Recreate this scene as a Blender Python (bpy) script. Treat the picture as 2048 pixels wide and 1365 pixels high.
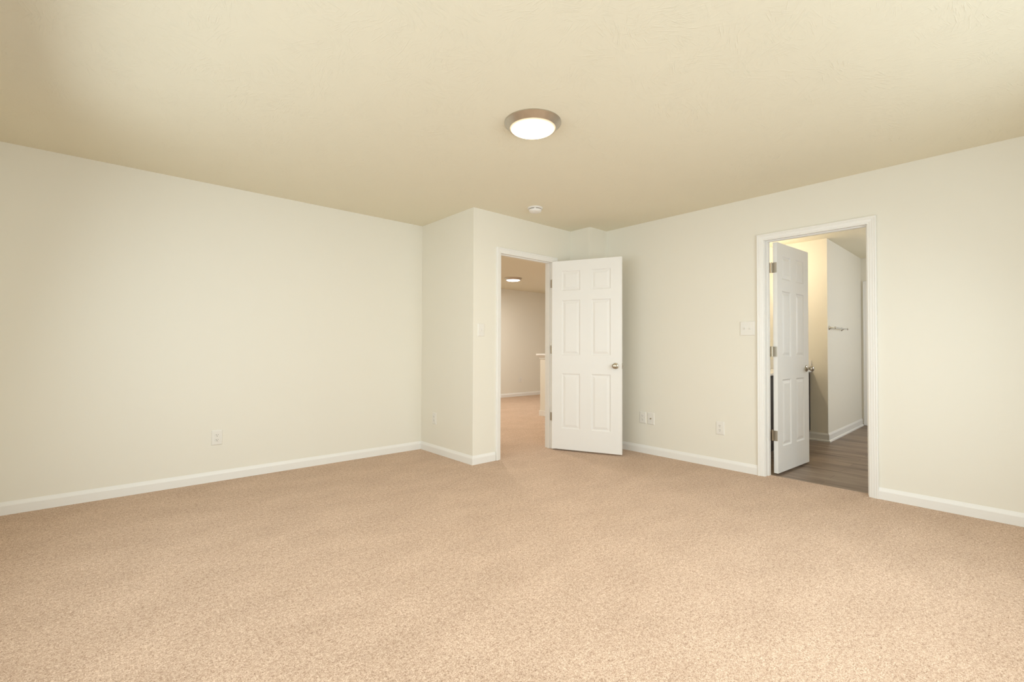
import bpy, bmesh, math
from mathutils import Vector, Matrix

for o in list(bpy.data.objects):
    bpy.data.objects.remove(o, do_unlink=True)
SC = bpy.context.scene
COL = SC.collection

# ------------------------------------------------------------------ camera
CAM_H = 1.09603
cam_d = bpy.data.cameras.new('camera')
cam = bpy.data.objects.new('camera', cam_d)
COL.objects.link(cam)
cam_d.sensor_fit = 'HORIZONTAL'
cam_d.sensor_width = 36.0
cam_d.lens = 16.36239
cam_d.clip_start = 0.02
yaw, pit, rol = math.radians(48.54995), math.radians(0.94438), math.radians(0.19516)
fw = Vector((math.cos(pit) * math.cos(yaw), math.cos(pit) * math.sin(yaw), math.sin(pit)))
rt = Vector((math.sin(yaw), -math.cos(yaw), 0))
up = rt.cross(fw)
rt2 = math.cos(rol) * rt + math.sin(rol) * up
up2 = -math.sin(rol) * rt + math.cos(rol) * up
M3 = Matrix((rt2, up2, -fw)).transposed()
cam.matrix_world = Matrix.Translation((0, 0, CAM_H)) @ M3.to_4x4()
SC.camera = cam

# ------------------------------------------------------------------ world, light, exposure
SC.view_settings.view_transform = 'Standard'
SC.view_settings.look = 'None'
SC.view_settings.gamma = 1.0
SC.view_settings.use_curve_mapping = False
SC.view_settings.exposure = -0.03
SC.cycles.max_bounces = 10
SC.cycles.diffuse_bounces = 8
SC.cycles.sample_clamp_indirect = 0.0

wd = bpy.data.worlds.new('daylight')
SC.world = wd
wd.use_nodes = True
wd.node_tree.nodes['Background'].inputs['Color'].default_value = (0.86, 0.93, 1.0, 1)
wd.node_tree.nodes['Background'].inputs['Strength'].default_value = 1.0


def area(name, loc, direction, sx, sy, power, color, spread=180):
    d = bpy.data.lights.new(name, 'AREA')
    d.shape = 'RECTANGLE'
    d.size, d.size_y = sx, sy
    d.energy = power
    d.color = color
    d.spread = math.radians(spread)
    o = bpy.data.objects.new(name, d)
    COL.objects.link(o)
    o.location = loc
    o.rotation_euler = Vector(direction).to_track_quat('-Z', 'Y').to_euler()
    return o


# daylight through the rear window, and fill from an added side window
DAY = (0.848, 0.958, 1.0)
area('window_sky_light', (1.85, -0.50, 1.40), (0, 1, -0.8), 3.1, 1.38, 36.0, DAY, 150)
area('window_ground_light', (1.85, -0.50, 1.40), (0, 1, 0), 3.1, 1.38, 32.5, DAY)
area('added_side_window_fill', (-0.57, 1.90, 1.40), (1, 0, -0.24), 3.1, 1.32, 37.0, DAY, 165)
# fill from an added hall window, then daylight from the bathroom window
area('added_hall_window_fill', (8.93, 5.40, 1.40), (-1, 0, -0.1), 1.20, 1.40, 16.0, (0.97, 0.98, 1.0))
area('bathroom_window_daylight', (6.90, -0.70, 1.55), (0, 1, -0.15), 0.90, 1.00, 27.0, (0.92, 0.96, 1.0))
LAMP, HALL_LAMP, VANITY_LAMP = 8.0, 8.0, 56.0

# ------------------------------------------------------------------ room dimensions (metres)
YL, XR, XP, YD = 4.480, 4.3139, 2.6362, 3.5411
H = 2.44
T = 0.114
XB, YB = 4.015, 3.258            # boxed corner by the entry door
X0, Y0 = -0.62, -0.55            # walls behind the camera
D1L, D1R, D1Z = 2.968, 3.724, 2.052
D2L, D2R, D2Z = 1.571, 0.853, 2.048
YH = 7.95
XE, YE, YE2 = 6.54, 1.680, 1.722  # bathroom corner and skewed towel wall
XF = 8.35
YV = 2.40                        # wall behind the vanity


# ------------------------------------------------------------------ materials
def srgb(r, g, b):
    f = lambda c: (c / 255) / 12.92 if c / 255 <= 0.04045 else ((c / 255 + 0.055) / 1.055) ** 2.4
    return (f(r), f(g), f(b), 1)


class NT:
    def __init__(self, name):
        self.m = bpy.data.materials.new(name)
        self.m.use_nodes = True
        self.t = self.m.node_tree
        self.b = self.t.nodes['Principled BSDF']
        self.out = self.t.nodes['Material Output']

    def n(self, kind, **kw):
        x = self.t.nodes.new(kind)
        for k, v in kw.items():
            if k.startswith('i_'):
                x.inputs[k[2:].replace('_', ' ')].default_value = v
            else:
                setattr(x, k, v)
        return x

    def l(self, a, b):
        self.t.links.new(a, b)

    def math(self, op, a, b=None, c=None):
        x = self.n('ShaderNodeMath', operation=op)
        for i, v in enumerate((a, b, c)):
            if v is None:
                continue
            if isinstance(v, (int, float)):
                x.inputs[i].default_value = v
            else:
                self.l(v, x.inputs[i])
        return x.outputs[0]

    def coord(self):
        return self.n('ShaderNodeNewGeometry').outputs['Position']

    def noise(self, vec, scale, detail=2.0, rough=0.5):
        x = self.n('ShaderNodeTexNoise')
        x.inputs['Scale'].default_value = scale
        x.inputs['Detail'].default_value = detail
        x.inputs['Roughness'].default_value = rough
        self.l(vec, x.inputs['Vector'])
        return x.outputs['Fac']

    def ramp(self, fac, stops):
        x = self.n('ShaderNodeValToRGB')
        e = x.color_ramp.elements
        while len(e) < len(stops):
            e.new(0.5)
        for k, (p, c) in enumerate(stops):
            e[k].position = p
            e[k].color = c
        self.l(fac, x.inputs['Fac'])
        return x.outputs['Color']

    def mix(self, fac, a, b, blend='MIX'):
        x = self.n('ShaderNodeMix', data_type='RGBA', blend_type=blend)
        for s, v in ((x.inputs[0], fac), (x.inputs[6], a), (x.inputs[7], b)):
            if isinstance(v, (int, float, tuple)):
                s.default_value = v
            else:
                self.l(v, s)
        return x.outputs[2]

    def bump(self, height, strength, dist):
        x = self.n('ShaderNodeBump')
        x.inputs['Strength'].default_value = strength
        x.inputs['Distance'].default_value = dist
        self.l(height, x.inputs['Height'])
        self.l(x.outputs['Normal'], self.b.inputs['Normal'])


def plain(name, col, rough=0.5, metal=0.0, spec=0.5, noise_amt=0.03, noise_scale=6.0):
    t = NT(name)
    p = t.coord()
    n = t.noise(p, noise_scale, 3.0)
    a = tuple(c * (1 - noise_amt) for c in col[:3]) + (1,)
    b = tuple(min(1, c * (1 + noise_amt)) for c in col[:3]) + (1,)
    t.l(t.mix(n, a, b), t.b.inputs['Base Color'])
    t.b.inputs['Roughness'].default_value = rough
    t.b.inputs['Metallic'].default_value = metal
    t.b.inputs['Specular IOR Level'].default_value = spec
    return t


def wall_paint(name, col):
    t = plain(name, col, rough=0.62, spec=0.25, noise_amt=0.006, noise_scale=1.2)
    t.bump(t.noise(t.coord(), 160.0, 2.0), 0.06, 0.002)
    return t.m


WALL = wall_paint('cream_wall_paint', (0.800, 0.773, 0.690, 1))
TRIMT = plain('white_trim_paint', (0.830, 0.820, 0.790, 1), rough=0.35, spec=0.4, noise_amt=0.004)
TRIM = TRIMT.m
DOORT = plain('white_door_paint', (0.830, 0.820, 0.795, 1), rough=0.38, spec=0.4, noise_amt=0.004)
DOOR = DOORT.m


def ceiling_mat():
    t = plain('brushed_ceiling_paint', (0.795, 0.750, 0.610, 1), rough=0.75, spec=0.2, noise_amt=0.008, noise_scale=1.0)
    p = t.coord()
    hs = None
    for sc, off, lng, wid in ((4.2, 0.0, 13.0, 105.0), (6.3, 7.3, 17.0, 150.0)):
        mp = t.n('ShaderNodeMapping')
        mp.inputs['Location'].default_value = (off, off * 0.37, 0)
        mp.inputs['Scale'].default_value = (1, 1, 0)
        t.l(p, mp.inputs['Vector'])
        v = t.n('ShaderNodeTexVoronoi', voronoi_dimensions='2D')
        v.inputs['Scale'].default_value = sc
        t.l(mp.outputs[0], v.inputs['Vector'])
        sub = t.n('ShaderNodeVectorMath', operation='SUBTRACT')
        t.l(mp.outputs[0], sub.inputs[0])
        t.l(v.outputs['Position'], sub.inputs[1])
        cs = t.n('ShaderNodeSeparateColor')
        t.l(v.outputs['Color'], cs.inputs[0])
        # every dab of the brush has its own direction, its hairs splay a little
        vr = t.n('ShaderNodeVectorRotate', rotation_type='Z_AXIS')
        t.l(sub.outputs[0], vr.inputs['Vector'])
        t.l(t.math('MULTIPLY', cs.outputs[0], 6.283), vr.inputs['Angle'])
        sp = t.n('ShaderNodeSeparateXYZ')
        t.l(vr.outputs[0], sp.inputs[0])
        splay = t.math('DIVIDE', sp.outputs['Y'], t.math('ADD', 0.55, t.math('MULTIPLY', t.math('ABSOLUTE', sp.outputs['X']), 4.5)))
        cb = t.n('ShaderNodeCombineXYZ')
        t.l(t.math('MULTIPLY', sp.outputs['X'], lng), cb.inputs['X'])
        t.l(t.math('MULTIPLY', splay, wid), cb.inputs['Y'])
        t.l(t.math('MULTIPLY', cs.outputs[1], 50.0), cb.inputs['Z'])
        st = t.noise(cb.outputs[0], 1.0, 1.0)
        mr = t.n('ShaderNodeMapRange', interpolation_type='SMOOTHSTEP')
        mr.inputs[1].default_value = 0.56
        mr.inputs[2].default_value = 0.74
        t.l(st, mr.inputs[0])
        ln = t.n('ShaderNodeVectorMath', operation='LENGTH')
        t.l(sub.outputs[0], ln.inputs[0])
        fall = t.math('MAXIMUM', t.math('SUBTRACT', 1.0, t.math('MULTIPLY', ln.outputs['Value'], sc * 1.25)), 0.0)
        amp = t.math('MULTIPLY', fall, t.math('ADD', 0.25, cs.outputs[2]))
        h = t.math('MULTIPLY', mr.outputs[0], amp)
        hs = h if hs is None else t.math('ADD', hs, h)
    fine = t.math('MULTIPLY', t.noise(p, 42.0, 3.0), 0.10)
    blob = t.noise(p, 9.0, 1.0)
    blob = t.math('MULTIPLY', t.math('POWER', t.math('MAXIMUM', t.math('SUBTRACT', blob, 0.70), 0.0), 1.0), 2.0)
    t.bump(t.math('ADD', t.math('ADD', hs, fine), blob), 0.34, 0.0055)
    return t.m


CEIL = ceiling_mat()


def carpet_mat():
    t = NT('tan_cut_pile_carpet')
    p = t.coord()
    warp = t.n('ShaderNodeTexNoise')
    warp.inputs['Scale'].default_value = 60.0
    t.l(p, warp.inputs['Vector'])
    a = t.noise(p, 270.0, 2.0, 0.6)
    b = t.noise(p, 120.0, 2.0, 0.6)
    c = t.noise(p, 46.0, 2.0, 0.55)
    f = t.math('ADD', t.math('ADD', t.math('MULTIPLY', a, 0.50), t.math('MULTIPLY', b, 0.34)), t.math('MULTIPLY', c, 0.16))
    col = t.ramp(f, [(0.37, (0.245, 0.144, 0.088, 1)), (0.46, (0.470, 0.320, 0.222, 1)),
                     (0.53, (0.595, 0.432, 0.315, 1)), (0.62, (0.780, 0.612, 0.475, 1))])
    # soft lay of the pile: broad footprints and vacuum strokes
    mp = t.n('ShaderNodeMapping')
    mp.inputs['Rotation'].default_value = (0, 0, math.radians(28))
    mp.inputs['Scale'].default_value = (1.0, 1.7, 1.0)
    t.l(p, mp.inputs['Vector'])
    lay = t.noise(mp.outputs[0], 2.6, 5.0, 0.62)
    layc = t.ramp(lay, [(0.34, (0.93, 0.92, 0.91, 1)), (0.66, (1.05, 1.055, 1.06, 1))])
    t.l(t.mix(1.0, col, layc, 'MULTIPLY'), t.b.inputs['Base Color'])
    t.b.inputs['Roughness'].default_value = 0.95
    t.b.inputs['Specular IOR Level'].default_value = 0.08
    t.b.inputs['Sheen Weight'].default_value = 0.10
    t.b.inputs['Sheen Roughness'].default_value = 0.6
    t.bump(t.math('ADD', f, t.math('MULTIPLY', lay, 0.25)), 0.5, 0.006)
    return t.m


CARPET = carpet_mat()


def plank_mat():
    t = NT('grey_brown_vinyl_planks')
    p = t.coord()
    mp = t.n('ShaderNodeMapping')
    mp.inputs['Rotation'].default_value = (0, 0, math.radians(90))
    t.l(p, mp.inputs['Vector'])
    br = t.n('ShaderNodeTexBrick')
    br.offset = 0.37
    br.inputs['Scale'].default_value = 1.0
    br.inputs['Brick Width'].default_value = 1.2
    br.inputs['Row Height'].default_value = 0.152
    br.inputs['Mortar Size'].default_value = 0.0012
    br.inputs['Color1'].default_value = (0.2, 0.2, 0.2, 1)
    br.inputs['Color2'].default_value = (0.8, 0.8, 0.8, 1)
    br.inputs['Mortar'].default_value = (0.0, 0.0, 0.0, 1)
    t.l(mp.outputs[0], br.inputs['Vector'])
    m2 = t.n('ShaderNodeMapping')
    m2.inputs['Scale'].default_value = (12.0, 1.5, 1.0)
    t.l(p, m2.inputs['Vector'])
    cmb = t.n('ShaderNodeVectorMath', operation='ADD')
    t.l(m2.outputs[0], cmb.inputs[0])
    t.l(br.outputs['Color'], cmb.inputs[1])
    g1 = t.noise(cmb.outputs[0], 1.0, 5.0, 0.6)
    col = t.ramp(g1, [(0.28, (0.110, 0.077, 0.056, 1)), (0.48, (0.235, 0.174, 0.128, 1)), (0.72, (0.350, 0.272, 0.207, 1))])
    tone = t.ramp(br.outputs['Color'], [(0.0, (0.45, 0.45, 0.45, 1)), (0.15, (0.88, 0.88, 0.88, 1)), (0.85, (1.1, 1.08, 1.06, 1))])
    t.l(t.mix(1.0, col, tone, 'MULTIPLY'), t.b.inputs['Base Color'])
    t.b.inputs['Roughness'].default_value = 0.42
    t.b.inputs['Specular IOR Level'].default_value = 0.4
    t.bump(g1, 0.1, 0.002)
    return t.m


PLANK = plank_mat()


def metal(name, col, rough):
    return plain(name, col, rough=rough, metal=1.0, noise_amt=0.04, noise_scale=40.0).m


NICKEL = metal('satin_nickel', (0.50, 0.45, 0.37, 1), 0.30)
BRUSHED = NT('brushed_nickel')
_tc = BRUSHED.n('ShaderNodeTexCoord').outputs['Object']
_sp = BRUSHED.n('ShaderNodeSeparateXYZ')
BRUSHED.l(_tc, _sp.inputs[0])
_h = BRUSHED.noise(_tc, 30.0, 2.0)
BRUSHED.l(BRUSHED.mix(_h, (0.53, 0.48, 0.41, 1), (0.63, 0.58, 0.51, 1)), BRUSHED.b.inputs['Base Color'])
BRUSHED.b.inputs['Metallic'].default_value = 1.0
BRUSHED.b.inputs['Roughness'].default_value = 0.30
BRUSHED.b.inputs['Anisotropic'].default_value = 0.85
_tg = BRUSHED.n('ShaderNodeTangent', direction_type='RADIAL', axis='Z')
BRUSHED.l(_tg.outputs[0], BRUSHED.b.inputs['Tangent'])
BRUSHED = BRUSHED.m
CHROME = metal('polished_chrome', (0.80, 0.80, 0.78, 1), 0.08)
BRASS = metal('dull_brass', (0.50, 0.42, 0.28, 1), 0.35)
PLASTIC = plain('white_device_plastic', (0.790, 0.770, 0.720, 1), rough=0.35, noise_amt=0.004).m
SMOKEP = plain('off_white_detector_plastic', (0.80, 0.78, 0.74, 1), rough=0.45, noise_amt=0.004).m
DARK = plain('dark_slot', (0.045, 0.035, 0.028, 1), rough=0.8).m
ESPRESSO = plain('espresso_cabinet_wood', (0.020, 0.013, 0.010, 1), rough=0.45, noise_amt=0.2, noise_scale=12).m
MARBLE = plain('white_cultured_marble', (0.78, 0.76, 0.73, 1), rough=0.2, noise_amt=0.03, noise_scale=4).m


def emit_mat(name, col, strength, rim=None):
    """rim: (radius, strength) - the diffuser glows less towards its rim"""
    t = NT(name)
    e = t.n('ShaderNodeEmission')
    e.inputs['Color'].default_value = col
    e.inputs['Strength'].default_value = strength
    if rim:
        fl = t.n('ShaderNodeVectorMath', operation='MULTIPLY')
        fl.inputs[1].default_value = (1, 1, 0)
        t.l(t.n('ShaderNodeTexCoord').outputs['Object'], fl.inputs[0])
        ln = t.n('ShaderNodeVectorMath', operation='LENGTH')
        t.l(fl.outputs[0], ln.inputs[0])
        mr = t.n('ShaderNodeMapRange', interpolation_type='SMOOTHSTEP')
        for i_, v_ in enumerate((rim[0] - .026, rim[0], strength, rim[1])):
            mr.inputs[i_ + 1].default_value = v_
        t.l(ln.outputs['Value'], mr.inputs[0])
        t.l(mr.outputs[0], e.inputs['Strength'])
    t.l(e.outputs[0], t.out.inputs['Surface'])
    return t.m


def glass_mat():
    t = NT('window_glass')
    t.b.inputs['Base Color'].default_value = (0.95, 0.97, 0.97, 1)
    t.b.inputs['Roughness'].default_value = 0.02
    t.b.inputs['Transmission Weight'].default_value = 1.0
    t.b.inputs['IOR'].default_value = 1.45
    return t.m


GLASS = glass_mat()
LAMPM = emit_mat('lit_lamp_diffuser', (1.0, 0.80, 0.52, 1), LAMP, (.1335, 1.05))
HALLM = emit_mat('lit_hall_lamp_diffuser', (1.0, 0.97, 0.90, 1), HALL_LAMP, (.1335, 1.05))
BULBM = emit_mat('warm_vanity_globe', (1.0, 0.85, 0.65, 1), VANITY_LAMP)


# ------------------------------------------------------------------ mesh helpers
def box(bm, x0, x1, y0, y1, z0, z1, bev=0.0, seg=2):
    x0, x1 = min(x0, x1), max(x0, x1)
    y0, y1 = min(y0, y1), max(y0, y1)
    m = Matrix.Translation(((x0 + x1) / 2, (y0 + y1) / 2, (z0 + z1) / 2)) @ Matrix.Diagonal((x1 - x0, y1 - y0, z1 - z0, 1))
    r = bmesh.ops.create_cube(bm, size=1.0, matrix=m)
    if bev:
        es = list({e for v in r['verts'] for e in v.link_edges})
        bmesh.ops.bevel(bm, geom=es, offset=bev, segments=seg, profile=0.5, affect='EDGES')
    return r['verts']


def prism(bm, pts, z0, z1):
    a = [bm.verts.new((x, y, z0)) for x, y in pts]
    b = [bm.verts.new((x, y, z1)) for x, y in pts]
    n = len(pts)
    bm.faces.new(list(reversed(a)))
    bm.faces.new(b)
    for i in range(n):
        bm.faces.new((a[i], a[(i + 1) % n], b[(i + 1) % n], b[i]))


def lathe(bm, prof, seg=48, mat=None):
    """prof: (radius, height) pairs around local z; mat: transform"""
    mat = mat or Matrix.Identity(4)
    rings = []
    for r, z in prof:
        if r < 1e-6:
            rings.append([bm.verts.new(mat @ Vector((0, 0, z)))])
        else:
            rings.append([bm.verts.new(mat @ Vector((r * math.cos(2 * math.pi * k / seg), r * math.sin(2 * math.pi * k / seg), z))) for k in range(seg)])
    for a, b in zip(rings, rings[1:]):
        for k in range(seg):
            k2 = (k + 1) % seg
            if len(a) == 1 and len(b) == 1:
                continue
            if len(a) == 1:
                bm.faces.new((a[0], b[k], b[k2]))
            elif len(b) == 1:
                bm.faces.new((a[k], b[0], a[k2]))
            else:
                bm.faces.new((a[k], b[k], b[k2], a[k2]))


def rod(bm, p, q, r, seg=20):
    p, q = Vector(p), Vector(q)
    d = q - p
    m = Matrix.Translation(p) @ d.to_track_quat('Z', 'Y').to_matrix().to_4x4()
    L = d.length
    lathe(bm, [(0, 0), (r * 0.85, 0), (r, r * 0.15), (r, L - r * 0.15), (r * 0.85, L), (0, L)], seg, m)


def obj(name, bm, mat, parent=None, smooth=False, loc=None, rotz=0.0):
    bmesh.ops.recalc_face_normals(bm, faces=bm.faces[:])
    me = bpy.data.meshes.new(name)
    bm.to_mesh(me)
    bm.free()
    me.materials.append(mat)
    o = bpy.data.objects.new(name, me)
    COL.objects.link(o)
    if parent is not None:
        o.parent = parent
    if loc is not None:
        o.location = loc
    o.rotation_euler = (0, 0, rotz)
    if smooth:
        for f in me.polygons:
            f.use_smooth = True
        try:
            me.set_sharp_from_angle(angle=math.radians(32))
        except Exception:
            pass
    return o


def B():
    return bmesh.new()


def empty(name, loc=(0, 0, 0), rotz=0.0):
    o = bpy.data.objects.new(name, None)
    COL.objects.link(o)
    o.location = loc
    o.rotation_euler = (0, 0, rotz)
    o.empty_display_size = 0.1
    return o


def tag(o, label=None, cat=None, group=None, kind=None):
    if label:
        o['label'] = label
    if cat:
        o['category'] = cat
    if group:
        o['group'] = group
    if kind:
        o['kind'] = kind
    return o


def struct(name, bm, mat, label, cat, parent=None, **kw):
    o = obj(name, bm, mat, parent, **kw)
    return tag(o, label, cat, kind='structure')


# ------------------------------------------------------------------ floors and ceiling
bm = B()
prism(bm, [(X0 - .1, Y0 - .1), (XR + .085, Y0 - .1), (XR + .085, YD + .05), (9.0, YD + .05), (9.0, YH + .1), (XP + .06, YH + .1), (XP + .06, YL + .06), (X0 - .1, YL + .06)], -0.03, 0.0)
struct('floor', bm, CARPET, 'tan cut pile carpet covering the bedroom and the hall', 'carpet')
bm = B()
box(bm, XR + .085, XF + .15, -0.75, YV + .1, -0.03, -0.008)
struct('floor_bathroom', bm, PLANK, 'grey brown wood look plank floor of the bathroom', 'floor')
bm = B()
box(bm, X0 - .12, 9.1, Y0 - .3, YH + .2, H, H + .06)
struct('ceiling', bm, CEIL, 'cream ceiling with a faint brushed fan texture', 'ceiling')


# ------------------------------------------------------------------ walls
def wall(name, boxes, label, mat=WALL):
    bm = B()
    for b in boxes:
        box(bm, *b)
    return struct(name, bm, mat, label, 'wall')


wall('wall_left', [(X0 - T, XP + T, YL, YL + T, -.02, H)], 'long plain cream wall on the left with one outlet')
wall('wall_return', [(XP, XP + T, YD + T, YL, -.02, H)], 'short cream wall stepping out from the left wall to the entry')
wall('wall_entry', [(XP, D1L - .02, YD, YD + T, -.02, H), (D1R + .02, XB, YD, YD + T, -.02, H), (D1L - .02, D1R + .02, YD, YD + T, D1Z + .02, H)],
     'cream wall holding the doorway to the hall')
wall('wall_boxed_corner', [(XB, XR + T, YB, YD + T, -.02, H)], 'narrow boxed out corner of cream wall behind the open entry door')
wall('wall_right', [(XR, XR + T, Y0 - T, D2R - .02, -.02, H), (XR, XR + T, D2L + .02, YB, -.02, H), (XR, XR + T, D2R - .02, D2L + .02, D2Z + .02, H)],
     'cream wall on the right holding the bathroom doorway')
# walls behind the camera, open for the rear and the added side window
WX0, WX1, WZ0, WZ1 = 0.25, 3.45, 0.66, 2.12
SY0, SY1 = 0.30, 3.50
wall('wall_rear', [(X0 - T, WX0, Y0 - T, Y0, -.02, H), (WX1, XR, Y0 - T, Y0, -.02, H), (WX0, WX1, Y0 - T, Y0, -.02, WZ0), (WX0, WX1, Y0 - T, Y0, WZ1, H)],
     'cream wall behind the viewer with the wide window')
wall('wall_side', [(X0 - T, X0, Y0, SY0, -.02, H), (X0 - T, X0, SY1, YL, -.02, H), (X0 - T, X0, SY0, SY1, -.02, WZ0), (X0 - T, X0, SY0, SY1, WZ1, H)],
     'cream side wall out of view with an added wide window')
# hall
wall('wall_hall_far', [(XP, 9.1, YH, YH + T, -.02, H)], 'dim cream wall at the far end of the hall with an outlet')
wall('wall_hall_left', [(XP, XP + T, YL + T, YH, -.02, H)], 'hall wall on the side of the bedroom')
wall('wall_hall_right', [(8.98, 9.1, YD + T, 4.8, -.02, H), (8.98, 9.1, 6.0, YH, -.02, H), (8.98, 9.1, 4.8, 6.0, -.02, WZ0), (8.98, 9.1, 4.8, 6.0, WZ1, H)], 'hall wall beyond the stairs')
wall('wall_hall_near', [(XR + T, 9.1, YD, YD + T, -.02, H)], 'hall wall backing onto the bathroom')
# bathroom
wall('wall_bathroom_back', [(XR + T, XE + .05, YV, YV + T, -.03, H)], 'bathroom wall behind the vanity')
bm = B()
prism(bm, [(XE, YE), (XF + T, YE2 + (T / (XF - XE)) * (YE2 - YE)), (XF + T, YV + T), (XE, YV + T)], -.03, H)
struct('wall_bathroom_corner', bm, WALL, 'cream bathroom wall corner carrying the towel bar', 'wall')
wall('wall_bathroom_far', [(XF, XF + T, 1.655, YE2, -.03, H), (XF, XF + T, -0.75, 0.90, -.03, H), (XF, XF + T, 0.90, 1.655, D2Z + .02, H)],
     'far bathroom wall with a narrow white door casing')
wall('wall_bathroom_near', [(XR + T, 6.4, -0.86, -0.75, -.03, H), (7.4, XF + T, -0.86, -0.75, -.03, H), (6.4, 7.4, -0.86, -0.75, -.03, 1.0), (6.4, 7.4, -0.86, -0.75, WZ1, H)], 'bathroom wall out of view on the right')

# ------------------------------------------------------------------ baseboards
BASE = [(0, 0), (.013, 0), (.013, .058), (.0105, .066), (.006, .076), (.003, .084), (0, .084)]
SHOE = [(0, -.008), (.026, -.008), (.026, .003), (.022, .011), (.013, .015), (.013, .072), (.010, .080), (.005, .088), (.003, .094), (0, .094)]


def baseboard_run(pts, specs, prof):
    """pts walked with the room on the right hand; specs: (name,label) per segment"""
    n = len(pts)
    dirs = [(Vector(pts[i + 1]) - Vector(pts[i])).normalized() for i in range(n - 1)]
    nr = [Vector((d.y, -d.x)) for d in dirs]
    for i in range(n - 1):
        if specs[i] is None:
            continue
        ends = []
        for k in (i, i + 1):
            if 0 < k < n - 1:
                a, b = nr[k - 1], nr[k]
                m = (a + b) / (1 + a.dot(b))
            else:
                m = nr[i]
            ends.append((Vector(pts[k]), m))
        bm = B()
        rings = []
        for p, m in ends:
            rings.append([bm.verts.new((p.x + m.x * d, p.y + m.y * d, z)) for d, z in prof])
        for j in range(len(prof)):
            j2 = (j + 1) % len(prof)
            bm.faces.new((rings[0][j], rings[0][j2], rings[1][j2], rings[1][j]))
        bm.faces.new(rings[0])
        bm.faces.new(list(reversed(rings[1])))
        struct(specs[i][0], bm, TRIM, specs[i][1], 'baseboard')


CW = 0.060
baseboard_run([(X0, YL), (XP, YL), (XP, YD), (D1L - CW, YD)],
              [('baseboard_left', 'white baseboard along the long left wall'), ('baseboard_return', 'white baseboard under the short stepped out wall'),
               ('baseboard_entry', 'short white baseboard left of the hall doorway')], BASE)
baseboard_run([(D1R + CW, YD), (XB, YD), (XB, YB), (XR, YB), (XR, D2L + CW)],
              [('baseboard_behind_door', 'white baseboard behind the open entry door'), ('baseboard_boxed_side', 'white baseboard on the side of the boxed corner'),
               ('baseboard_boxed_front', 'white baseboard on the front of the boxed corner'),
               ('baseboard_right', 'white baseboard between the entry door and the bathroom doorway')], BASE)
baseboard_run([(XR, D2R - CW), (XR, Y0), (X0, Y0), (X0, YL)],
              [('baseboard_right_near', 'white baseboard right of the bathroom doorway'), ('baseboard_rear', 'white baseboard under the wide window'),
               ('baseboard_side', 'white baseboard under the added side window')], BASE)
baseboard_run([(XP + T, YH), (8.98, YH)], [('baseboard_hall', 'white baseboard along the far hall wall')], BASE)
baseboard_run([(XE, YV), (XE, YE), (XF, YE2)], [('baseboard_vanity_end', 'white baseboard and shoe moulding beside the vanity'),
                                               ('baseboard_towel_wall', 'white baseboard and shoe moulding under the towel bar')], SHOE)

# ------------------------------------------------------------------ door parts
CASE = [(0, 0), (0, .008), (.003, .0105), (.011, .011), (.015, .0135), (.030, .0155), (.036, .0175), (.042, .0165), (.046, .0195), (.054, .0195), (.057, .016), (.057, 0)]


def casing_mesh(s0, s1, zt, place):
    """s0,s1 opening edges, place(s,z,d) -> point"""
    bm = B()
    sg = 1 if s1 > s0 else -1
    nodes = [((s0, 0), (-sg, 0)), ((s0, zt), (-sg, 1)), ((s1, zt), (sg, 1)), ((s1, 0), (sg, 0))]
    rings = []
    for (s, z), (ds, dz) in nodes:
        rings.append([bm.verts.new(place(s + ds * u, z + dz * u, t)) for u, t in CASE])
    for a, b in zip(rings, rings[1:]):
        for j in range(len(CASE)):
            j2 = (j + 1) % len(CASE)
            bm.faces.new((a[j], a[j2], b[j2], b[j]))
    bm.faces.new(rings[0])
    bm.faces.new(list(reversed(rings[-1])))
    return bm


def jamb_mesh(s0, s1, zt, d0, d1, stop0, stop1, place):
    """jamb boards around an opening, with door stops; place(s,d,z)"""
    bm = B()

    def bx(sa, sb, da, db, za, zb):
        p, q = place(sa, da, za), place(sb, db, zb)
        box(bm, p[0], q[0], p[1], q[1], za, zb)
    sg = 1 if s1 > s0 else -1
    th = .019
    bx(s0 - sg * th, s0, d0, d1, -.02, zt + th)
    bx(s1, s1 + sg * th, d0, d1, -.02, zt + th)
    bx(s0, s1, d0, d1, zt, zt + th)
    st = .011
    bx(s0, s0 + sg * st, stop0, stop1, -.01, zt)
    bx(s1 - sg * st, s1, stop0, stop1, -.01, zt)
    bx(s0 + sg * st, s1 - sg * st, stop0, stop1, zt - st, zt)
    return bm


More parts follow.
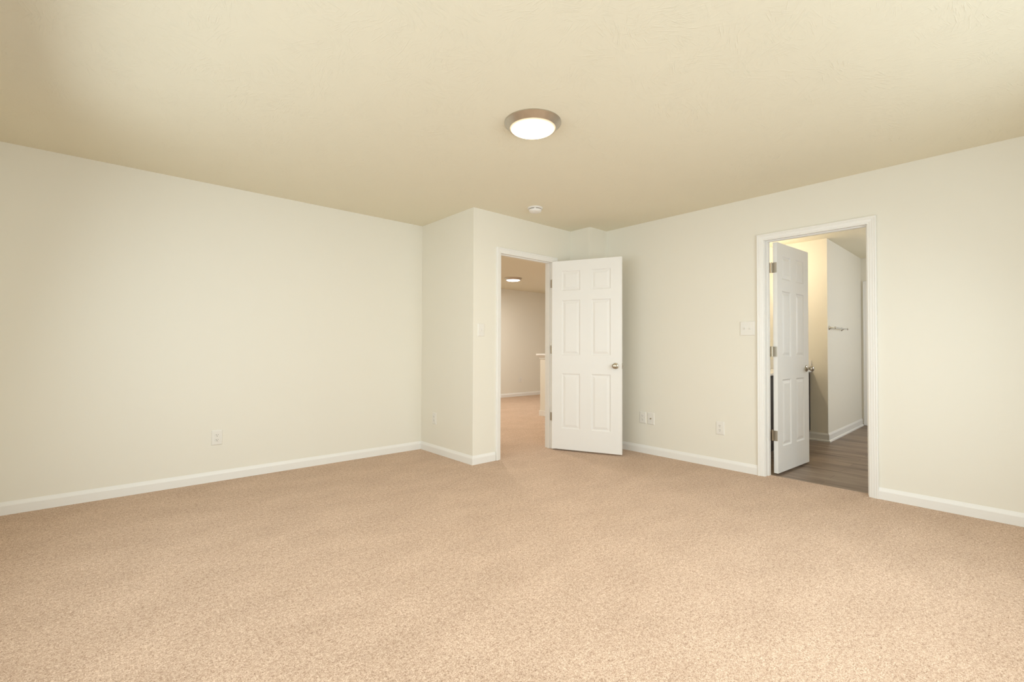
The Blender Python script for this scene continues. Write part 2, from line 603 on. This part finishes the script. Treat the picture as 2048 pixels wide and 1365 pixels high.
def leaf_mesh(W, zb, zt, y_face, y_back, cols, rows):
    """six panel door leaf, hinge side at x=0, along +x; y_face < y_back"""
    bm = B()
    xs = sorted({0.003, W} | {c for p in cols for c in p})
    zs = sorted({zb, zt} | {c for p in rows for c in p})
    for yf, sgn in ((y_face, 1), (y_back, -1)):
        V = {}

        def v(x, z, d):
            k = (round(x, 5), round(z, 5), round(d, 5))
            if k not in V:
                V[k] = bm.verts.new((x, yf + sgn * d, z))
            return V[k]
        for i in range(len(xs) - 1):
            for j in range(len(zs) - 1):
                xa, xb, za, zc = xs[i], xs[i + 1], zs[j], zs[j + 1]
                if (xa, xb) in cols and (za, zc) in rows:
                    steps = [(0, 0), (.004, .0015), (.011, .0085), (.018, .0090), (.040, .0025), (.044, .0020)]
                    prev = None
                    for ins, dep in steps:
                        r = [v(xa + ins, za + ins, dep), v(xb - ins, za + ins, dep), v(xb - ins, zc - ins, dep), v(xa + ins, zc - ins, dep)]
                        if prev:
                            for k in range(4):
                                bm.faces.new((prev[k], prev[(k + 1) % 4], r[(k + 1) % 4], r[k]))
                        prev = r
                    bm.faces.new(prev)
                else:
                    bm.faces.new((v(xa, za, 0), v(xb, za, 0), v(xb, zc, 0), v(xa, zc, 0)))
    # rims
    c = [(0.003, zb), (W, zb), (W, zt), (0.003, zt)]
    for k in range(4):
        (xa, za), (xb, zc) = c[k], c[(k + 1) % 4]
        bm.faces.new([bm.verts.new((xa, y_face, za)), bm.verts.new((xb, y_face, zc)), bm.verts.new((xb, y_back, zc)), bm.verts.new((xa, y_back, za))])
    bmesh.ops.remove_doubles(bm, verts=bm.verts[:], dist=1e-5)
    return bm


KNOB = [(0, -.001), (.031, -.001), (.032, .003), (.029, .007), (.019, .010), (.0125, .014), (.0115, .022), (.013, .028), (.020, .033),
        (.0255, .040), (.0275, .048), (.026, .055), (.021, .061), (.013, .064), (0, .065)]


def knob(leaf, x, z, y, out):
    bm = B()
    m = Matrix.Translation((x, y, z)) @ Matrix.Rotation(math.radians(90 if out < 0 else -90), 4, 'X')
    lathe(bm, KNOB, 32, m)
    return obj('door_knob', bm, NICKEL, leaf, smooth=True)


def hinge(parent, pin, leafdir, zc, jamb_pts, edge):
    """barrel at the pin, one plate on the jamb, one on the door edge (world coordinates)"""
    P = Vector(parent.location)
    bm = B()
    hh = .0445
    for k in range(5):
        z0 = zc - hh + k * .0178 + .0006
        lathe(bm, [(0, z0), (.0060, z0), (.0060, z0 + .0172), (0, z0 + .0172)], 20, Matrix.Translation((pin[0] - P.x, pin[1] - P.y, 0)))
    lathe(bm, [(0, zc + hh), (.004, zc + hh), (.005, zc + hh + .003), (0, zc + hh + .006)], 16, Matrix.Translation((pin[0] - P.x, pin[1] - P.y, 0)))
    (a, b) = jamb_pts
    box(bm, a[0] - P.x, b[0] - P.x, a[1] - P.y, b[1] - P.y, zc - hh, zc + hh)
    # plate on the edge of the leaf
    vs = box(bm, -.002, .0035, edge[0], edge[1], zc - hh, zc + hh)
    R = Matrix.Translation((pin[0] - P.x, pin[1] - P.y, 0)) @ Matrix.Rotation(leafdir, 4, 'Z')
    bmesh.ops.transform(bm, matrix=R, verts=vs)
    return obj('hinge', bm, NICKEL, parent, smooth=True)


def to_local(bm, parent):
    bmesh.ops.translate(bm, vec=-Vector(parent.location), verts=bm.verts[:])
    return bm


# ------------------------------------------------------------------ door 1 : bedroom entry, swung into the room
pin1 = (3.724, YD - .008)
ang1 = math.radians(-66)
d1 = empty('door_1', (pin1[0], pin1[1], 0))
tag(d1, 'white six panel entry door swung open into the bedroom from the hall doorway', 'door', kind='structure')
obj('casing', to_local(casing_mesh(D1L + .005, D1R + .003, D1Z - .005, lambda s, z, d: (s, YD - d, z)), d1), TRIM, d1)
obj('jamb', to_local(jamb_mesh(D1L, D1R, D1Z, YD - .001, YD + T + .001, YD + .038, YD + .073, lambda s, d, z: (s, d, z)), d1), TRIM, d1)
cols1 = [(.112, .318), (.437, .643)]
rows = [(.238, .832), (1.028, 1.622), (1.722, 1.938)]
lf1 = obj('door_leaf', leaf_mesh(.757, .016, 2.047, -.043, -.008, cols1, rows), DOOR, d1, rotz=ang1)
knob(lf1, .693, .922, -.043, -1)
knob(lf1, .693, .922, -.008, 1)
bm = B()
box(bm, .7560, .7585, -.038, -.013, .893, .951, .0006)
box(bm, .757, .766, -.031, -.020, .912, .932, .002)
obj('latch_plate', bm, NICKEL, lf1, smooth=True)
for zc in (1.815, 1.088, .353):
    hinge(d1, pin1, ang1, zc, ((D1R - .0015, YD), (D1R + .001, YD + .033)), (-.040, -.006))
bm = B()
box(bm, D1L - .001, D1L + .0015, YD + .004, YD + .034, .895, .955)
obj('strike_plate', to_local(bm, d1), NICKEL, d1)

# ------------------------------------------------------------------ door 2 : bathroom, swung away
pin2 = (4.4462, 1.5619)
ang2 = math.radians(-2.83)
d2 = empty('door_2', (pin2[0], pin2[1], 0))
tag(d2, 'white six panel bathroom door swung open away from the bedroom', 'door', kind='structure')
obj('casing', to_local(casing_mesh(D2L + .004, D2R - .005, D2Z - .006, lambda s, z, d: (XR - d, s, z)), d2), TRIM, d2)
obj('jamb', to_local(jamb_mesh(D2L, D2R, D2Z, XR - .001, XR + T + .001, XR + T - .073, XR + T - .038, lambda s, d, z: (d, s, z)), d2), TRIM, d2)
k2 = .711 / .757
cols2 = [(.105, .298), (.412, .605)]
lf2 = obj('door_leaf', leaf_mesh(.711, .012, 2.044, -.044, -.009, cols2, rows), DOOR, d2, rotz=ang2)
knob(lf2, .652, .915, -.044, -1)
knob(lf2, .652, .915, -.009, 1)
bm = B()
box(bm, .7100, .7125, -.039, -.014, .886, .944, .0006)
obj('latch_plate', bm, NICKEL, lf2, smooth=True)
for zc in (1.820, 1.078, .339):
    hinge(d2, pin2, ang2, zc, ((XR + T - .034, D2L - .0015), (XR + T + .016, D2L + .001)), (-.041, -.002))

# ------------------------------------------------------------------ door 3 : closed closet door at the end of the bathroom
d3 = empty('door_3', (XF, 1.64, 0))
tag(d3, 'white closet door with narrow casing at the far end of the bathroom', 'door', kind='structure')
obj('casing', to_local(casing_mesh(1.640, 0.915, D2Z - .005, lambda s, z, d: (XF - d, s, z)), d3), TRIM, d3)
obj('door_leaf', leaf_mesh(.711, .012, 2.044, -.0175, .0175, cols2, rows), DOOR, d3, loc=(.035, -.003, 0), rotz=math.radians(-90))


# ------------------------------------------------------------------ unseen windows, those of side wall and hall added for fill
def window(name, a0, a1, place, label, WZ0=WZ0):
    """place(s, d, z) with d into the wall"""
    root = empty(name, place((a0 + a1) / 2, 0, WZ0))
    tag(root, label, 'window', kind='structure')

    def bx(bm, s0, s1, da, db, z0, z1):
        p, q = place(s0, da, z0), place(s1, db, z1)
        box(bm, p[0], q[0], p[1], q[1], z0, z1)
    bm = B()
    f = .045
    bx(bm, a0, a0 + f, .04, .10, WZ0, WZ1)
    bx(bm, a1 - f, a1, .04, .10, WZ0, WZ1)
    bx(bm, a0 + f, a1 - f, .04, .10, WZ0, WZ0 + f)
    bx(bm, a0 + f, a1 - f, .04, .10, WZ1 - f, WZ1)
    zm = (WZ0 + WZ1) / 2
    bx(bm, a0 + f, a1 - f, .05, .09, zm - .02, zm + .02)
    nm = round((a1 - a0) / 1.1)
    for k in range(1, nm):
        am = a0 + (a1 - a0) * k / nm
        bx(bm, am - .04, am + .04, .04, .10, WZ0 + f, WZ1 - f)
    obj('window_frame', to_local(bm, root), TRIM, root)
    bm = B()
    bx(bm, a0 + f, a1 - f, .068, .072, WZ0 + f, WZ1 - f)
    obj('pane', to_local(bm, root), GLASS, root)
    bm = B()
    bx(bm, a0 - .03, a1 + .03, -.02, .04, WZ0 - .02, WZ0)
    obj('window_sill', to_local(bm, root), TRIM, root)


window('window_1', WX0, WX1, lambda s, d, z: (s, Y0 - d, z), 'wide triple window behind the viewer')
window('added_window_2', SY0, SY1, lambda s, d, z: (X0 - d, s, z), 'added wide window on the side wall, out of view')
window('added_window_3', 4.8, 6.0, lambda s, d, z: (8.98 + d, s, z), 'added window in the hall, out of view')
window('window_4', 6.4, 7.4, lambda s, d, z: (s, -0.75 - d, z), 'bathroom window out of view', 1.0)


# ------------------------------------------------------------------ ceiling lights
def ceiling_light(loc, label, mat, watts, col):
    t = empty('ceiling_light', loc)
    tag(t, label, 'ceiling light', 'flush round ceiling lights')
    bm = B()
    lathe(bm, [(.150, 0), (.168, 0), (.1690, -.003), (.1685, -.006), (.1640, -.0095), (.1420, -.0345), (.1400, -.0362), (.1372, -.0365), (.1360, -.0355), (.1350, -.026), (.1350, -.002), (.150, 0)], 96)
    obj('trim_ring', bm, BRUSHED, t, smooth=True)
    bm = B()
    lathe(bm, [(.1348, -.004), (.1348, -.0300), (.1335, -.0355), (.1270, -.0415), (.110, -.0475), (.080, -.0530), (.040, -.0562), (0, -.0572)], 96)
    obj('diffuser', bm, mat, t, smooth=True)
    d = bpy.data.lights.new('lamp_light', 'AREA')       # the lamp's own light, at its face
    d.shape = 'DISK'
    d.size = .20
    d.energy = watts
    d.color = col
    lo = bpy.data.objects.new('lamp_light', d)
    COL.objects.link(lo)
    lo.location = (loc[0], loc[1], loc[2] - .0600)
    return t


ceiling_light((1.907, 1.980, H), 'round flush ceiling light with brushed nickel rim, lit, on the bedroom ceiling', LAMPM, 7.0, (1.0, 0.80, 0.52))
ceiling_light((5.880, 6.630, H), 'small looking lit round ceiling light seen through the doorway on the hall ceiling', HALLM, 28.0, (1.0, 0.97, 0.90))
ceiling_light((4.05, 5.35, H), 'added round ceiling light on the hall ceiling, out of view beside the bedroom doorway', HALLM, 28.0, (1.0, 0.97, 0.90))  # unseen lamp added to light the hall carpet near the doorway

# ------------------------------------------------------------------ smoke detector
sd = empty('smoke_detector', (3.085, 3.166, H))
tag(sd, 'round white smoke detector on the ceiling above the hall doorway', 'smoke detector')
bm = B()
lathe(bm, [(0, 0), (.072, 0), (.072, -.008), (.070, -.011), (.062, -.012), (.0605, -.014), (0, -.014)], 64)
obj('mounting_base', bm, SMOKEP, sd, smooth=True)
bm = B()
lathe(bm, [(.055, -.013), (.0565, -.013), (.0565, -.019), (.055, -.019)], 64)
obj('vent_gap', bm, DARK, sd, smooth=True)
bm = B()
lathe(bm, [(0, -.019), (.0600, -.019), (.0615, -.021), (.060, -.030), (.055, -.038), (.046, -.043), (.020, -.0450), (0, -.0452)], 64)
for k in range(4):
    a = math.pi / 4 + k * math.pi / 2
    vs = box(bm, .050, .0585, -.008, .008, -.020, -.012)
    bmesh.ops.transform(bm, matrix=Matrix.Rotation(a, 4, 'Z'), verts=vs)
obj('cover', bm, SMOKEP, sd, smooth=True)
bm = B()
lathe(bm, [(0, -.043), (.011, -.043), (.011, -.0475), (.009, -.0490), (0, -.0490)], 24, Matrix.Translation((-.018, -.006, 0)))
obj('test_button', bm, SMOKEP, sd, smooth=True)


# ------------------------------------------------------------------ wall plates (local: x right, -y out of the wall, z up)
def plate_mesh(w, h):
    bm = B()
    a = [(-w / 2, -h / 2), (w / 2, -h / 2), (w / 2, h / 2), (-w / 2, h / 2)]
    rings = []
    for ins, d in ((0, 0), (0, .0025), (.0015, .0045), (.005, .0062), (.008, .0066)):
        rings.append([bm.verts.new((x - math.copysign(ins, x), -d, z - math.copysign(ins, z))) for x, z in a])
    for p, q in zip(rings, rings[1:]):
        for k in range(4):
            bm.faces.new((p[k], p[(k + 1) % 4], q[(k + 1) % 4], q[k]))
    bm.faces.new(rings[-1])
    bm.faces.new(list(reversed(rings[0])))
    return bm


OUT = Matrix.Rotation(math.radians(90), 4, 'X')   # local z axis -> -y


def screw(t, x, z):
    bm = B()
    lathe(bm, [(0, .006), (.0033, .006), (.0030, .0077), (0, .0082)], 16, Matrix.Translation((x, 0, z)) @ OUT)
    obj('screw', bm, PLASTIC, t, smooth=True)


def outlet(loc, rotz, label, w=.078, h=.122):
    t = empty('wall_outlet', loc, rotz)
    tag(t, label, 'wall outlet', 'duplex wall outlets')
    obj('faceplate', plate_mesh(w, h), PLASTIC, t)
    for s in (1, -1):
        zc = s * .0195
        bm = B()
        n = 32
        pts = []
        for k in range(n):
            a = 2 * math.pi * k / n
            pts.append((.0172 * math.cos(a), max(-.0138, min(.0138, .0172 * math.sin(a)))))
        r0 = [bm.verts.new((x, -.005, zc + z)) for x, z in pts]
        r1 = [bm.verts.new((x, -.0083, zc + z)) for x, z in pts]
        r2 = [bm.verts.new((x * .93, -.0090, zc + z * .93)) for x, z in pts]
        for p, q in ((r0, r1), (r1, r2)):
            for k in range(n):
                bm.faces.new((p[k], p[(k + 1) % n], q[(k + 1) % n], q[k]))
        bm.faces.new(r2)
        so = obj('socket', bm, PLASTIC, t)
        for dx, hh in ((-.0064, .0042), (.0064, .0034)):
            bm = B()
            box(bm, dx - .0013, dx + .0013, -.0094, -.008, zc + .0042 - hh, zc + .0042 + hh)
            obj('slot', bm, DARK, so)
        bm = B()
        lathe(bm, [(0, .008), (.0027, .008), (.0027, .0094), (0, .0094)], 16, Matrix.Translation((0, 0, zc - .0072)) @ OUT)
        obj('slot', bm, DARK, so)
    screw(t, 0, 0)
    return t


LEFT, RIGHT = 0.0, math.radians(-90)
outlet((.725, YL, .358), LEFT, 'white duplex outlet low on the long left wall')
outlet((XP, 4.210, .361), RIGHT, 'white outlet low on the short stepped out wall left of the hall doorway')
outlet((XR, 2.784, .372), RIGHT, 'white duplex outlet beside the coax plate, nearest the open entry door')
outlet((XR, 1.964, .366), RIGHT, 'white duplex outlet on the right wall just left of the bathroom doorway')
outlet((7.288, YH, .378), LEFT, 'faint outlet on the far hall wall seen through the doorway')

t = empty('coax_plate', (XR, 2.688, .371), RIGHT)
tag(t, 'white wall plate with one round cable jack right of a duplex outlet', 'cable plate')
obj('faceplate', plate_mesh(.082, .124), PLASTIC, t)
bm = B()
lathe(bm, [(0, .006), (.0075, .006), (.0075, .0085), (.0050, .0088), (.0050, .015), (.0038, .0155), (0, .0155)], 24, OUT)
obj('cable_jack', bm, BRASS, t, smooth=True)
for s in (1, -1):
    screw(t, 0, s * .041)


def light_switch(loc, rotz, gangs, w, h, label):
    t = empty('light_switch', loc, rotz)
    tag(t, label, 'light switch')
    obj('faceplate', plate_mesh(w, h), PLASTIC, t)
    for g in range(gangs):
        x = (g - (gangs - 1) / 2) * .046
        bm = B()
        box(bm, x - .0052, x + .0052, -.0072, -.005, -.012, .012)
        vs = box(bm, x - .0044, x + .0044, -.019, -.006, -.0055, .0055, .0012)
        up_ = 1 if g % 2 else -1
        bmesh.ops.transform(bm, matrix=Matrix.Translation((0, 0, .004 * up_)) @ Matrix.Rotation(math.radians(22 * up_), 4, 'X'), verts=[v for v in bm.verts if v.co.y < -.0075])
        obj('toggle', bm, PLASTIC, t)
        for s in (1, -1):
            screw(t, x, s * .030)
    return t


light_switch((2.730, YD, 1.275), LEFT, 1, .080, .122, 'single white light switch on the narrow wall left of the hall doorway')
light_switch((XR, 1.717, 1.283), RIGHT, 2, .128, .126, 'double white light switch plate left of the bathroom doorway')

# ------------------------------------------------------------------ towel bar in the bathroom
tx0, tx1, tz = 6.605, 7.205, 1.362
yy = lambda x: YE + (x - XE) / (XF - XE) * (YE2 - YE)
tb = empty('towel_bar', (tx0, yy(tx0), tz))
tag(tb, 'short chrome towel bar on the bathroom wall past the open door', 'towel bar')
bm = B()
for x in ():
    pass
rod(bm, (-.012, -.062, 0), (tx1 - tx0 + .012, -.062 + yy(tx1) - yy(tx0), 0), .0085)
obj('bar', bm, CHROME, tb, smooth=True)
for x in (tx0, tx1):
    bm = B()
    m = Matrix.Translation((x - tx0, yy(x) - yy(tx0), 0)) @ OUT
    lathe(bm, [(0, -.002), (.026, -.002), (.027, .003), (.023, .008), (.014, .013), (.010, .020), (.0095, .048), (.012, .056), (.0145, .064), (.012, .072), (0, .075)], 32, m)
    obj('mounting_post', bm, CHROME, tb, smooth=True)

# ------------------------------------------------------------------ vanity behind the bathroom door
vx0, vx1 = 4.95, XE - .001
vf = 1.874
van = empty('vanity_cabinet', ((vx0 + vx1) / 2, vf, 0))
tag(van, 'dark brown bathroom vanity with a pale top, glimpsed behind the open bathroom door', 'bathroom vanity')
bm = B()
box(bm, vx0, vx1, vf, YV - .004, .09, .822)
obj('cabinet_body', to_local(bm, van), ESPRESSO, van)
bm = B()
box(bm, vx0 + .01, vx1, vf + .06, YV - .004, -.008, .09)
obj('toe_kick', to_local(bm, van), ESPRESSO, van)
nd = 4
for k in range(nd):
    a = vx0 + .03 + k * (vx1 - vx0 - .06) / nd
    b = vx0 + .03 + (k + 1) * (vx1 - vx0 - .06) / nd
    bm = B()
    box(bm, a + .006, b - .006, vf - .018, vf, .115, .800, .003)
    dr = obj('cabinet_door', to_local(bm, van), ESPRESSO, van)
bm = B()
box(bm, vx0 - .015, vx1, 1.843, YV - .004, .822, .847, .005)
ct = obj('countertop', to_local(bm, van), MARBLE, van)
bm = B()
box(bm, vx1 - .019, vx1, 1.848, YV - .004, .847, .965, .003)
obj('side_splash', to_local(bm, van), MARBLE, ct)

vl = empty('vanity_light', (5.75, YV, 2.12))
tag(vl, 'warm vanity light bar hidden behind the open bathroom door', 'wall light')
bm = B()
box(bm, -.38, .38, -.025, 0, -.05, .05, .004)
obj('back_plate', bm, NICKEL, vl)
for k in range(4):
    x = (k - 1.5) * .19
    bm = B()
    bmesh.ops.create_uvsphere(bm, u_segments=20, v_segments=12, radius=.047, matrix=Matrix.Translation((x, -.085, 0)))
    obj('globe', bm, BULBM, vl, smooth=True)
    bm = B()
    lathe(bm, [(0, .020), (.024, .020), (.024, .038), (.02, .045), (0, .045)], 20, Matrix.Translation((x, 0, 0)) @ OUT)
    obj('lamp_holder', bm, NICKEL, vl, smooth=True)

# ------------------------------------------------------------------ half wall by the stairs in the hall
hw = empty('half_wall', (5.42, 5.43, 0))
tag(hw, 'low cream half wall with a white cap at the stairs in the hall', 'half wall', kind='structure')
bm = B()
box(bm, 5.42, 5.535, 4.35, 5.435, -.02, .985)
obj('wall_body', to_local(bm, hw), WALL, hw)
bm = B()
box(bm, 5.37, 5.585, 4.35, 5.486, .985, 1.014, .006)
box(bm, 5.395, 5.56, 4.35, 5.461, .955, .985, .006)
box(bm, 5.408, 5.547, 4.35, 5.447, .930, .955, .004)
obj('cap_trim', to_local(bm, hw), TRIM, hw)
bm = B()
box(bm, 5.407, 5.548, 4.35, 5.448, -.01, .084, .004)
obj('baseboard', to_local(bm, hw), TRIM, hw)
